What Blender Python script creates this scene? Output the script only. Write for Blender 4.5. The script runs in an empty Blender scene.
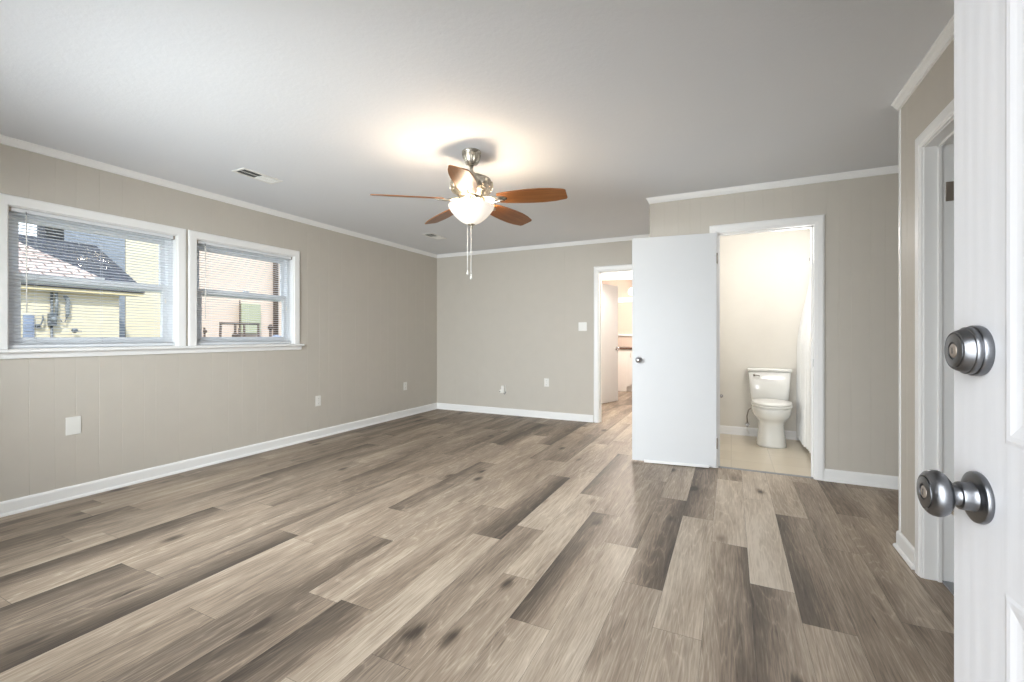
import bpy, math, random
from mathutils import Vector, Matrix
R = math.radians
PI = math.pi
scene = bpy.context.scene
C = scene.collection
random.seed(7)

# ------------------------------------------------------------ camera
cam_d = bpy.data.cameras.new('camera'); cam = bpy.data.objects.new('camera', cam_d); C.objects.link(cam)
cam.location = (0, 0, 1.15); cam.rotation_euler = (PI / 2, 0, 0.4553)
cam_d.sensor_width = 36; cam_d.lens = 447.7 / 1024 * 36; cam_d.shift_y = -5.35 / 1024
cam_d.clip_start = 0.02; cam_d.clip_end = 200
scene.camera = cam
# ------------------------------------------------------------ light, exposure
EXPO = 0.46
SKY = 1.9
SUN = 3.6
FAN_W = 40
DOOR_W = 15
FRONT_W = 76
BATH_W = 18
KITCHEN_W = 60
w = bpy.data.worlds.new('World'); scene.world = w; w.use_nodes = True
nt = w.node_tree; bg = nt.nodes['Background']
tc = nt.nodes.new('ShaderNodeTexCoord'); sx = nt.nodes.new('ShaderNodeSeparateXYZ'); rp = nt.nodes.new('ShaderNodeValToRGB')
nt.links.new(tc.outputs['Generated'], sx.inputs[0]); nt.links.new(sx.outputs['Z'], rp.inputs[0])
nt.links.new(rp.outputs[0], bg.inputs[0])
e = rp.color_ramp.elements
e[0].position = 0.0; e[0].color = (0.86, 0.90, 0.96, 1)
e[1].position = 0.9; e[1].color = (0.55, 0.70, 0.98, 1)
bg.inputs[1].default_value = SKY
sd = bpy.data.lights.new('sun', 'SUN'); sd.energy = SUN; sd.angle = R(0.6); sd.color = (1.0, 0.95, 0.87)
so = bpy.data.objects.new('sun', sd); C.objects.link(so)
so.rotation_euler = Vector((-0.55, 0.45, -0.75)).to_track_quat('-Z', 'Y').to_euler(); so.location = (8, -8, 12)
# daylight fill: lamps added at the doorway and front window to brighten the room
def fill_lamp(name, loc, rot, sx_, sy_, power, col, spread=R(120)):
    d = bpy.data.lights.new(name, 'AREA'); d.shape = 'RECTANGLE'; d.size = sx_; d.size_y = sy_; d.energy = power; d.color = col; d.spread = spread
    o = bpy.data.objects.new(name, d); C.objects.link(o); o.location = loc; o.rotation_euler = rot
fill_lamp('doorway_fill', (-.16, -.40, 1.05), (PI / 2 - .35, 0, 0), .88, 1.9, DOOR_W, (.94, .97, 1))
fill_lamp('front_window_fill', (-2.4, -.40, 1.45), (PI / 2 - .30, 0, 0), 1.7, 1.0, FRONT_W, (.94, .97, 1))
vs = scene.view_settings
scene.display_settings.display_device = 'sRGB'
vs.view_transform = 'Standard'; vs.look = 'None'; vs.exposure = EXPO; vs.gamma = 1; vs.use_curve_mapping = False

# ------------------------------------------------------------ plan of the place (metres)
XL, YB, YW, XR, YE, YF, XN = -4.17, 5.82, 4.29, 0.82, 3.10, -0.215, 1.70
XC = -0.676       # outer corner of the bathroom block
H = 2.42
TH = 0.12

# ------------------------------------------------------------ materials
def srgb(r, g, b):
    f = lambda c: ((c / 255) / 12.92) if c / 255 <= 0.04045 else (((c / 255) + 0.055) / 1.055) ** 2.4
    return (f(r), f(g), f(b), 1)
class NT:
    def __init__(s, name):
        s.m = bpy.data.materials.new(name); s.m.use_nodes = True; s.t = s.m.node_tree
        s.p = s.t.nodes['Principled BSDF']; s.out = s.t.nodes['Material Output']
    def n(s, kind, **kw):
        o = s.t.nodes.new(kind)
        for k, v in kw.items():
            if k.startswith('_'): setattr(o, k[1:], v)
            else: o.inputs[k.replace('__', ' ')].default_value = v
        return o
    def l(s, a, b): s.t.links.new(a, b)
    def math(s, op, a, b=None, c=None, clamp=False):
        o = s.t.nodes.new('ShaderNodeMath'); o.operation = op; o.use_clamp = clamp
        for i, x in enumerate((a, b, c)):
            if x is None: continue
            if hasattr(x, 'node'): s.l(x, o.inputs[i])
            else: o.inputs[i].default_value = x
        return o.outputs[0]
    def mix(s, fac, a, b, mode='MIX'):
        o = s.t.nodes.new('ShaderNodeMix'); o.data_type = 'RGBA'; o.blend_type = mode
        for i, x in ((0, fac), (6, a), (7, b)):
            if hasattr(x, 'node'): s.l(x, o.inputs[i])
            else: o.inputs[i].default_value = x
        return o.outputs[2]
    def obj(s):
        return s.t.nodes.new('ShaderNodeTexCoord').outputs['Object']
    def scaled(s, vec, sc, loc=None):
        o = s.t.nodes.new('ShaderNodeMapping'); s.l(vec, o.inputs[0]); o.inputs['Scale'].default_value = sc
        if loc is not None:
            if hasattr(loc, 'node'): s.l(loc, o.inputs['Location'])
            else: o.inputs['Location'].default_value = loc
        return o.outputs[0]
    def noise(s, vec, scale, detail=3, rough=.5, dist=0):
        o = s.n('ShaderNodeTexNoise', Scale=scale, Detail=detail, Roughness=rough, Distortion=dist); s.l(vec, o.inputs['Vector']); return o.outputs[0]
    def bump(s, h, strength, dist=.002):
        o = s.n('ShaderNodeBump', Strength=strength, Distance=dist); s.l(h, o.inputs['Height']); s.l(o.outputs[0], s.p.inputs['Normal'])
def flat(name, col, rough=.5, metal=0, bump=None, var=0.03, spec=None, coat=0, nscale=8):
    t = NT(name); v = t.obj()
    n = t.noise(v, nscale, 4)
    a = tuple(max(0, c * (1 - var)) for c in col[:3]) + (1,); b = tuple(min(1, c * (1 + var)) for c in col[:3]) + (1,)
    t.l(t.mix(n, a, b), t.p.inputs['Base Color'])
    t.p.inputs['Roughness'].default_value = rough; t.p.inputs['Metallic'].default_value = metal
    if spec is not None: t.p.inputs['Specular IOR Level'].default_value = spec
    if coat: t.p.inputs['Coat Weight'].default_value = coat
    if bump: t.bump(t.noise(v, bump[0], 3), bump[1], bump[2] if len(bump) > 2 else .002)
    return t.m
M = {}
M['wall'] = flat('greige wall paint', srgb(199, 193, 183), .55, bump=(180, .12))
M['wall_white'] = flat('bathroom wall paint', srgb(226, 222, 213), .6, bump=(150, .1))
M['kitchen_wall'] = flat('warm kitchen wall paint', srgb(222, 205, 190), .6)
M['trim'] = flat('white semi gloss trim paint', srgb(243, 243, 242), .32, var=.01)
M['door'] = flat('white painted door', srgb(222, 224, 226), .4, var=.015)
M['vinyl'] = flat('white window vinyl', srgb(242, 245, 248), .35, var=.01)
M['slat'] = flat('white blind slat', srgb(228, 231, 235), .45, var=.01)
M['plastic'] = flat('white plastic', srgb(236, 235, 230), .3, var=.01)
M['dark'] = flat('dark slot', srgb(50, 50, 52), .6)
M['metal_dark'] = flat('dark vent metal', srgb(95, 97, 100), .5)
M['porcelain'] = flat('white porcelain', srgb(240, 240, 236), .08, var=.005, coat=.5)
M['curtain'] = flat('white curtain cloth', srgb(240, 240, 238), .7, var=.01)
M['counter'] = flat('dark brown countertop', srgb(86, 62, 50), .3)
M['cabinet'] = flat('white cabinet paint', srgb(228, 222, 216), .4)
M['chrome'] = flat('polished chrome', srgb(200, 200, 205), .12, 1, var=.01)
M['hinge'] = flat('satin nickel hinge', srgb(158, 148, 138), .4, .6)
M['threshold'] = flat('grey vinyl threshold', srgb(150, 152, 154), .5)

def brushed(name, col, rough):
    t = NT(name); v = t.obj()
    n = t.noise(t.scaled(v, (40, 40, 900)), 1, 2)
    t.l(t.mix(n, tuple(c * .8 for c in col[:3]) + (1,), col), t.p.inputs['Base Color'])
    t.p.inputs['Metallic'].default_value = 1
    t.l(t.math('MULTIPLY_ADD', n, .12, rough), t.p.inputs['Roughness'])
    return t.m
M['pewter'] = brushed('antique pewter', srgb(128, 130, 134), .25)
M['nickel'] = brushed('brushed nickel', srgb(200, 194, 182), .22)

# ceiling: lightly stippled
t = NT('stippled ceiling paint'); v = t.obj()
t.l(t.mix(t.noise(v, 1.2, 2), srgb(228, 231, 236), srgb(234, 236, 239)), t.p.inputs['Base Color'])
t.p.inputs['Roughness'].default_value = .8
t.bump(t.noise(v, 38, 5, .7), .34, .005); M['ceiling'] = t.m

# entry door: white with an embossed wood grain
t = NT('white grained door skin'); v = t.obj()
g = t.noise(t.scaled(v, (26, 26, 1.6)), 1.3, 4, .55, 1.2)
wv = t.n('ShaderNodeTexWave', Scale=9, Distortion=7, Detail=2); wv.inputs['Detail Scale'].default_value = .6
t.l(t.scaled(v, (1.6, 1.6, .22)), wv.inputs['Vector'])
hh = t.math('ADD', g, t.math('MULTIPLY', wv.outputs['Fac'], .35))
t.p.inputs['Base Color'].default_value = srgb(217, 218, 221); t.p.inputs['Roughness'].default_value = .38
t.bump(hh, .22, .0015); M['door_grain'] = t.m

# plank floor
t = NT('oak look plank floor'); v = t.obj()
at = t.n('ShaderNodeAttribute', _attribute_name='tone', _attribute_type='GEOMETRY')
sp = t.n('ShaderNodeSeparateColor'); t.l(at.outputs['Color'], sp.inputs[0])
tone, seed, joint = sp.outputs[0], sp.outputs[1], sp.outputs[2]
cb = t.n('ShaderNodeCombineXYZ'); t.l(t.math('MULTIPLY', seed, 37.0), cb.inputs[0]); t.l(t.math('MULTIPLY', seed, 91.0), cb.inputs[1]); t.l(t.math('MULTIPLY', seed, 53.0), cb.inputs[2])
va = t.n('ShaderNodeVectorMath'); t.l(v, va.inputs[0]); t.l(cb.outputs[0], va.inputs[1]); pv = va.outputs[0]
broad = t.noise(t.scaled(pv, (7, 1.1, 1)), 1, 3, .55, .6)
streak = t.noise(t.scaled(pv, (60, 3.2, 1)), 1, 5, .7, .3)
fine = t.noise(t.scaled(pv, (190, 9, 1)), 1, 2, .6)
fleck = t.n('ShaderNodeMapRange'); fleck.inputs[1].default_value = .60; fleck.inputs[2].default_value = .72; t.l(t.noise(t.scaled(pv, (75, 4.5, 1)), 1, 4, .65), fleck.inputs[0]); fleck = fleck.outputs[0]
wv = t.n('ShaderNodeTexWave', Scale=7.0, Distortion=9.0, Detail=3.0); wv.bands_direction = 'X'; wv.inputs['Detail Scale'].default_value = .9
cf = t.noise(t.scaled(pv, (4.2, .36, 1)), 1, 1.5, .5, .4)     # contour lines of a stretched field = cathedral grain
cont = t.math('FRACT', t.math('MULTIPLY', t.math('ADD', cf, t.math('MULTIPLY', t.noise(t.scaled(pv, (60, 5, 1)), 1, 2), .03)), 30.0))
rings = t.math('POWER', t.math('ABSOLUTE', t.math('MULTIPLY_ADD', cont, 2.0, -1.0)), 7.0)
vo = t.n('ShaderNodeTexVoronoi', Scale=1.0, Randomness=1.0); dv = t.n('ShaderNodeVectorMath', _operation='ADD')
nz = t.n('ShaderNodeTexNoise', Scale=6.0, Detail=3.0); t.l(t.scaled(pv, (1, .5, 1)), nz.inputs['Vector'])
sc = t.n('ShaderNodeVectorMath', _operation='SCALE'); t.l(nz.outputs['Color'], sc.inputs[0]); sc.inputs['Scale'].default_value = .16
t.l(t.scaled(pv, (3.4, 1.7, 1)), dv.inputs[0]); t.l(sc.outputs[0], dv.inputs[1]); t.l(dv.outputs[0], vo.inputs['Vector'])
kr = t.n('ShaderNodeMapRange'); kr.inputs[1].default_value = .0; kr.inputs[2].default_value = .17; kr.inputs[3].default_value = 1; kr.inputs[4].default_value = 0
t.l(vo.outputs['Distance'], kr.inputs[0]); knot = t.math('POWER', kr.outputs[0], 2.0)
f = t.math('ADD', tone, t.math('MULTIPLY', t.math('SUBTRACT', broad, .5), .72))
f = t.math('ADD', f, t.math('MULTIPLY', t.math('SUBTRACT', streak, .5), .48))
f = t.math('SUBTRACT', f, t.math('MULTIPLY', knot, .9))
f = t.math('ADD', f, t.math('MULTIPLY', t.math('SUBTRACT', fine, .5), .50))
f = t.math('SUBTRACT', f, t.math('MULTIPLY', fleck, .16))
f = t.math('ADD', f, t.math('MULTIPLY', t.math('SUBTRACT', rings, .12), .16))
cr = t.n('ShaderNodeValToRGB'); t.l(f, cr.inputs[0])
el = cr.color_ramp.elements
el[0].position = -0.0; el[0].color = srgb(74, 66, 59)
el[1].position = 1.0; el[1].color = srgb(212, 202, 188)
q = el.new(.28); q.color = srgb(112, 101, 90)
q = el.new(.55); q.color = srgb(157, 143, 128)
q = el.new(.78); q.color = srgb(188, 176, 160)
hue = t.noise(t.scaled(pv, (3, .6, 1)), 1, 2)
colr = t.mix(t.math('MULTIPLY', hue, .5), cr.outputs[0], t.mix(1.0, cr.outputs[0], (1.0, .90, .80, 1), 'MULTIPLY'))
t.l(colr, t.p.inputs['Base Color'])
t.l(t.math('MULTIPLY_ADD', fine, .15, .42), t.p.inputs['Roughness'])
t.p.inputs['Specular IOR Level'].default_value = .35
t.bump(t.math('ADD', fine, streak), .12, .001); M['plank'] = t.m

# bathroom tile-look sheet
t = NT('cream tile floor'); v = t.obj()
br = t.n('ShaderNodeTexBrick', Scale=1.0); br.offset = 0; br.inputs['Brick Width'].default_value = .33; br.inputs['Row Height'].default_value = .33
br.inputs['Mortar Size'].default_value = .004; br.inputs['Color1'].default_value = srgb(222, 212, 194); br.inputs['Color2'].default_value = srgb(214, 203, 184); br.inputs['Mortar'].default_value = srgb(198, 188, 170)
t.l(v, br.inputs['Vector']); t.l(t.mix(t.math('MULTIPLY', t.noise(v, 5, 4), .5), br.outputs[0], srgb(204, 190, 166)), t.p.inputs['Base Color'])
t.p.inputs['Roughness'].default_value = .3; M['tile'] = t.m

# window glass: mostly clear
t = NT('window glass'); tr = t.n('ShaderNodeBsdfTransparent'); gl = t.n('ShaderNodeBsdfGlossy', Roughness=.02); mx = t.n('ShaderNodeMixShader')
fr = t.n('ShaderNodeFresnel', IOR=1.45); tr.inputs[0].default_value = (.96, .98, .98, 1)
t.l(t.math('MULTIPLY', fr.outputs[0], .5), mx.inputs[0]); t.l(tr.outputs[0], mx.inputs[1]); t.l(gl.outputs[0], mx.inputs[2]); t.l(mx.outputs[0], t.out.inputs[0]); M['glass'] = t.m

# fan blade wood
t = NT('cherry fan blade'); v = t.obj()
g = t.noise(t.scaled(v, (2.5, 40, 40)), 1, 4, .6, .8)
t.l(t.mix(g, srgb(88, 50, 24), srgb(172, 110, 56)), t.p.inputs['Base Color']); t.p.inputs['Roughness'].default_value = .35; M['blade'] = t.m

# frosted lamp bowl
t = NT('frosted glass bowl'); v = t.obj()
tl = t.n('ShaderNodeBsdfTranslucent'); tl.inputs[0].default_value = (1, .95, .88, 1)
em = t.n('ShaderNodeEmission', Strength=.36); t.l(t.mix(t.noise(v, 14, 3), (1, .86, .70, 1), (1, .93, .82, 1)), em.inputs[0])
df = t.n('ShaderNodeBsdfPrincipled'); df.inputs['Base Color'].default_value = (.93, .9, .86, 1); df.inputs['Roughness'].default_value = .25
mx = t.n('ShaderNodeMixShader'); mx.inputs[0].default_value = .003; t.l(df.outputs[0], mx.inputs[1]); t.l(tl.outputs[0], mx.inputs[2])
ad = t.n('ShaderNodeAddShader'); t.l(mx.outputs[0], ad.inputs[0]); t.l(em.outputs[0], ad.inputs[1]); t.l(ad.outputs[0], t.out.inputs[0]); M['bowl'] = t.m
t = NT('glowing lamp diffuser'); t.p.inputs['Base Color'].default_value = (.9, .88, .84, 1); t.p.inputs['Emission Color'].default_value = (1, .9, .76, 1); t.p.inputs['Emission Strength'].default_value = 3; M['glow'] = t.m

# outdoors
def lap(name, c1, c2, pitch=.12):
    t = NT(name); v = t.obj(); s = t.n('ShaderNodeSeparateXYZ'); t.l(v, s.inputs[0])
    fz = t.math('FRACT', t.math('DIVIDE', s.outputs[2], pitch))
    t.l(t.mix(t.noise(v, 3, 3), c1, c2), t.p.inputs['Base Color']); t.bump(fz, 1.0, .012); t.p.inputs['Roughness'].default_value = .7
    return t.m
M['siding_cream'] = lap('cream lap siding', srgb(226, 214, 186), srgb(234, 224, 198))
M['siding_shaded'] = lap('shaded lap siding', srgb(134, 142, 154), srgb(146, 154, 166))  # cast shadow on the cream wall, put into the siding colour
M['siding_pink'] = lap('pale rose lap siding', srgb(226, 204, 188), srgb(234, 214, 198))
def shingle(name, c1, c2, mortar):
    t = NT(name); v = t.obj()
    br = t.n('ShaderNodeTexBrick', Scale=1.0); br.inputs['Brick Width'].default_value = .2; br.inputs['Row Height'].default_value = .085
    br.inputs['Mortar Size'].default_value = .008; br.inputs['Color1'].default_value = c1; br.inputs['Color2'].default_value = c2; br.inputs['Mortar'].default_value = mortar
    s = t.n('ShaderNodeSeparateXYZ'); t.l(v, s.inputs[0]); c = t.n('ShaderNodeCombineXYZ'); t.l(s.outputs[1], c.inputs[0]); t.l(s.outputs[0], c.inputs[1]); t.l(c.outputs[0], br.inputs['Vector'])
    t.l(br.outputs[0], t.p.inputs['Base Color']); t.p.inputs['Roughness'].default_value = .9; return t.m
M['roof_dark'] = shingle('charcoal shingles', srgb(52, 54, 62), srgb(66, 68, 76), srgb(34, 35, 40))
M['roof_sunlit'] = shingle('sunlit roof shingles', srgb(176, 156, 146), srgb(196, 176, 164), srgb(84, 66, 58))  # sunlight on the dark roof, put into a lighter shingle colour
M['metal_grey'] = flat('grey conduit metal', srgb(96, 102, 108), .45, .3)
M['meter'] = flat('grey meter box', srgb(128, 134, 138), .5)
M['brown_metal'] = flat('dark brown metal', srgb(78, 62, 50), .5)
M['box_green'] = flat('pale green metal box', srgb(176, 178, 150), .6)
M['tarp'] = flat('blue grey tarp', srgb(132, 144, 166), .7, var=.15, nscale=5, bump=(9, .8, .02))
M['soil'] = flat('dry grass ground', srgb(120, 118, 84), .95, var=.3, nscale=3)
M['concrete'] = flat('porch concrete', srgb(158, 154, 148), .85, var=.1)
M['fascia'] = flat('cream fascia board', srgb(214, 200, 160), .6)

# ------------------------------------------------------------ mesh helpers
class MB:
    def __init__(s): s.v = []; s.f = []; s.sm = []
    def add(s, vs_, fs, smooth=False):
        b = len(s.v); s.v += [tuple(p) for p in vs_]; s.f += [tuple(b + i for i in f) for f in fs]; s.sm += [smooth] * len(fs); return s
    def box(s, x0, x1, y0, y1, z0, z1):
        x0, x1 = sorted((x0, x1)); y0, y1 = sorted((y0, y1)); z0, z1 = sorted((z0, z1))
        return s.add([(x0, y0, z0), (x1, y0, z0), (x1, y1, z0), (x0, y1, z0), (x0, y0, z1), (x1, y0, z1), (x1, y1, z1), (x0, y1, z1)],
              [(0, 3, 2, 1), (4, 5, 6, 7), (0, 1, 5, 4), (1, 2, 6, 5), (2, 3, 7, 6), (3, 0, 4, 7)])
    def prism(s, pts, fn, d0, d1):   # pts 2D polygon; fn(a,b,d)->xyz
        n = len(pts)
        vs_ = [fn(a, b, d0) for a, b in pts] + [fn(a, b, d1) for a, b in pts]
        return s.add(vs_, [tuple(range(n))[::-1], tuple(range(n, 2 * n))] + [(i, (i + 1) % n, n + (i + 1) % n, n + i) for i in range(n)])
    def loft(s, rings, cap0=True, cap1=True, smooth=True):
        n = len(rings[0]); vs_ = [p for r in rings for p in r]; fs = []
        for k in range(len(rings) - 1):
            for i in range(n):
                fs.append((k * n + i, k * n + (i + 1) % n, (k + 1) * n + (i + 1) % n, (k + 1) * n + i))
        b = len(s.v); s.add(vs_, fs, smooth)
        if cap0: s.f.append(tuple(b + i for i in range(n))[::-1]); s.sm.append(False)
        if cap1: s.f.append(tuple(b + (len(rings) - 1) * n + i for i in range(n))); s.sm.append(False)
        return s
    def lathe(s, prof, n=32, c=(0, 0, 0), axis='z', caps=True):   # prof [(r, h)]
        rings = []
        for r, h in prof:
            ring = []
            for i in range(n):
                a = 2 * PI * i / n; x, y = r * math.cos(a), r * math.sin(a)
                p = {'z': (x, y, h), 'y': (x, h, -y), 'x': (h, x, y)}[axis]
                ring.append((c[0] + p[0], c[1] + p[1], c[2] + p[2]))
            rings.append(ring)
        return s.loft(rings, caps, caps)
    def tube(s, pts, r, n=10, closed=False):
        pts = [Vector(p) for p in pts]; rings = []; up = None
        for i, p in enumerate(pts):
            a = pts[i - 1] if i else pts[i]; b = pts[i + 1] if i < len(pts) - 1 else pts[i]
            d = (b - a).normalized()
            if up is None:
                up = Vector((0, 0, 1)) if abs(d.z) < .9 else Vector((1, 0, 0))
            u = d.cross(up).normalized(); up = u.cross(d).normalized()
            rr = r[i] if isinstance(r, (list, tuple)) else r
            rings.append([tuple(p + (u * math.cos(2 * PI * k / n) + up * math.sin(2 * PI * k / n)) * rr) for k in range(n)])
        return s.loft(rings)
    def xf(s, m):
        s.v = [tuple(m @ Vector(p)) for p in s.v]; return s
    def build(s, name, mat, parent=None, bevel=0, seg=2, sub=0, kind=None, label=None):
        me = bpy.data.meshes.new(name); me.from_pydata(s.v, [], s.f); me.validate()
        import bmesh
        bm = bmesh.new(); bm.from_mesh(me); bmesh.ops.recalc_face_normals(bm, faces=bm.faces); bm.to_mesh(me); bm.free()
        if len(me.polygons) == len(s.sm): me.polygons.foreach_set('use_smooth', s.sm)
        me.materials.append(M[mat] if isinstance(mat, str) else mat); me.update()
        o = bpy.data.objects.new(name, me); C.objects.link(o)
        if parent: o.parent = parent
        if bevel:
            b = o.modifiers.new('bevel', 'BEVEL'); b.width = bevel; b.segments = seg; b.limit_method = 'ANGLE'; b.angle_limit = R(35)
            b.harden_normals = False
        if sub:
            q = o.modifiers.new('sub', 'SUBSURF'); q.levels = sub; q.render_levels = sub
        if kind: o['kind'] = kind
        if label: o['label'] = label
        return o
def tag(o, label, cat, group=None, kind=None):
    o['label'] = label; o['category'] = cat
    if group: o['group'] = group
    if kind: o['kind'] = kind
    return o
def thing(name, label, cat, loc=(0, 0, 0), rz=0, group=None):
    o = bpy.data.objects.new(name, None); C.objects.link(o); o.empty_display_size = .1
    o.location = loc; o.rotation_euler = (0, 0, rz); return tag(o, label, cat, group)
def struct(name, loc=(0, 0, 0), rz=0, label=None, cat=None):
    o = bpy.data.objects.new(name, None); C.objects.link(o); o.location = loc; o.rotation_euler = (0, 0, rz); o['kind'] = 'structure'
    if label: o['label'] = label
    if cat: o['category'] = cat
    return o
def S(o, label, cat):
    o['kind'] = 'structure'; o['label'] = label; o['category'] = cat; return o

# ------------------------------------------------------------ walls
def wall(name, mp, rects, mat, grooves=(), th=TH, label='', cat='wall'):
    mb = MB(); gw, gd = .0022, .0014
    for a0, a1, z0, z1 in rects:
        poly = [(a0, 0.0)]
        for g in grooves:
            if a0 + .01 < g < a1 - .01: poly += [(g - gw, 0.0), (g, gd), (g + gw, 0.0)]
        poly.append((a1, 0.0)); m = len(poly)
        back = [(a1, th), (a0, th)]
        full = poly + back; n = len(full)
        vs_ = [mp(a, d, z0) for a, d in full] + [mp(a, d, z1) for a, d in full]
        mb.add(vs_, [tuple(range(n))[::-1], tuple(range(n, 2 * n))] + [(i, (i + 1) % n, n + (i + 1) % n, n + i) for i in range(n)])
    return S(mb.build(name, mat), label, cat)
L_ = lambda a, d, z: (XL - d, a, z)
B_ = lambda a, d, z: (a, YB + d, z)
W_ = lambda a, d, z: (a, YW + d, z)
R_ = lambda a, d, z: (XR + d, a, z)
F_ = lambda a, d, z: (a, YF - d, z)
# window openings on the left wall
WZ0, WZ1 = 1.062, 1.990
W1 = (1.156, 2.135); W2 = (2.285, 3.250)
gl = [0.62, 0.84, 0.95, 1.13, 1.255, 1.38, 1.49, 1.62, 1.76, 1.90, 1.98, 2.15, 2.42, 2.56, 2.69, 2.84, 2.93, 3.13, 3.42, 3.58, 3.71, 3.9, 4.12, 4.33, 4.56, 4.7, 4.88, 5.1, 5.3, 5.5]
wall('wall_left', L_, [(YF - TH, W1[0], 0, H), (W1[0], W1[1], 0, WZ0), (W1[0], W1[1], WZ1, H), (W1[1], W2[0], 0, H), (W2[0], W2[1], 0, WZ0), (W2[0], W2[1], WZ1, H), (W2[1], YB + TH, 0, H)],
     'wall', gl, label='greige grooved panel wall with the two windows', cat='wall')
HD0, HD1, DH = -1.572, -0.80, 2.0
wall('wall_back', B_, [(XL, HD0, 0, H), (HD0, HD1, DH, H), (HD1, XC + .06, 0, H)], 'wall', [-3.8, -3.4, -2.9, -2.5, -2.05],
     label='plain greige wall at the far end of the room', cat='wall')
BD0, BD1, BDH = -0.105, 0.600, 2.045
gw_ = [-.55, -.43, -.33, -.24, .03, .1, .24, .32, .45, .53, .68, .76, .84, .96, 1.05, 1.2, 1.4]
wall('wall_bathroom', W_, [(XC, BD0, 0, H), (BD0, BD1, BDH, H), (BD1, XN + TH, 0, H)], 'wall', gw_, label='greige grooved panel wall around the bathroom doorway', cat='wall')
wall('wall_partition', lambda a, d, z: (XC + d, a, z), [(YW + TH, YB, 0, H)], 'wall', [], label='side wall of the bathroom block hidden behind the open door', cat='wall')
RD0, RD1, RDH = 2.01, 2.765, 2.045
wall('wall_right', R_, [(YF - TH, RD0, 0, H), (RD0, RD1, RDH, H), (RD1, YE, 0, H)], 'wall', [2.99, 1.8, 1.6, 1.3, 1.0, .6, .3], label='greige wall at right with the closet doorway', cat='wall')
wall('wall_nook', lambda a, d, z: (a, YE - d, z), [(XR + TH, XN, 0, H)], 'wall', [], label='short wall turning the corner at right', cat='wall')
wall('wall_nook_end', lambda a, d, z: (XN + d, a, z), [(YE, YW, 0, H)], 'wall', [], label='end wall of the nook at right', cat='wall')
ED0, ED1 = -0.62, 0.30
wall('wall_front', F_, [(XL, -3.3, 0, H), (-3.3, -1.5, 0, .9), (-3.3, -1.5, 2.0, H), (-1.5, ED0, 0, H), (ED0, ED1, 2.06, H), (ED1, XR, 0, H)], 'wall', [], th=.14,
     label='wall with the front doorway behind the camera', cat='wall')
# bathroom shell (inner faces)
BX0, BX1 = XC + TH, 1.48
wall('wall_bath_back', B_, [(BX0, BX1 + .1, 0, H)], 'wall_white', [], label='off white bathroom wall behind the toilet', cat='wall')
wall('wall_bath_right', lambda a, d, z: (BX1 + d, a, z), [(YW + TH + .006, YB, 0, H)], 'wall_white', [], th=.1, label='bathroom wall beside the tub', cat='wall')
wall('wall_bath_left', lambda a, d, z: (BX0 + .006 - d, a, z), [(YW + TH, YB, 0, H)], 'wall_white', [], th=.005, label='white inner side of the bathroom partition', cat='wall')
wall('wall_bath_front', lambda a, d, z: (a, YW + TH + .006 - d, z), [(BX0 + .006, BD0, 0, H), (BD0, BD1, BDH, H), (BD1, BX1, 0, H)], 'wall_white', [], th=.005, label='white inner side of the bathroom doorway wall', cat='wall')
# hall and kitchen
KY0, KY1, KX0, KX1 = 7.02, 9.95, -3.6, 0.2
HL = -2.3
wall('wall_hall_left', lambda a, d, z: (HL - d, a, z), [(YB + TH, KY0, 0, H)], 'wall_white', [], label='white wall of the hall', cat='wall')
wall('wall_hall_right', lambda a, d, z: (-.60 + d, a, z), [(YB + TH, KY0, 0, H)], 'wall_white', [], label='white wall at the right of the hall', cat='wall')
wall('wall_hall_end', lambda a, d, z: (a, KY0 + d, z), [(KX0, -2.08, 0, H), (-2.08, -1.30, 2.03, H), (-1.30, KX1, 0, H)], 'wall_white', [], th=.10, label='white wall with a doorway between hall and kitchen', cat='wall')
wall('wall_kitchen_back', lambda a, d, z: (a, KY1 + d, z), [(KX0, KX1, 0, H)], 'kitchen_wall', [], label='warm beige kitchen wall behind the counter', cat='wall')
wall('wall_kitchen_left', lambda a, d, z: (KX0 - d, a, z), [(KY0, KY1 + TH, 0, H)], 'kitchen_wall', [], label='kitchen wall at left', cat='wall')
wall('wall_kitchen_right', lambda a, d, z: (KX1 + d, a, z), [(KY0, KY1 + TH, 0, H)], 'kitchen_wall', [], label='kitchen wall at right', cat='wall')
# closet
wall('wall_closet_end', lambda a, d, z: (XN + d, a, z), [(1.7, YE, 0, H)], 'wall_white', [], label='white end wall of the closet', cat='wall')
wall('wall_closet_side', lambda a, d, z: (a, 1.7 - d, z), [(XR + TH, XN + TH, 0, H)], 'wall_white', [], label='white side wall of the closet', cat='wall')
S(MB().box(XL - TH, XN + TH, YF - .14, KY1 + TH, H, H + .12).build('ceiling', 'ceiling'), 'pale stippled ceiling', 'ceiling')

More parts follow.
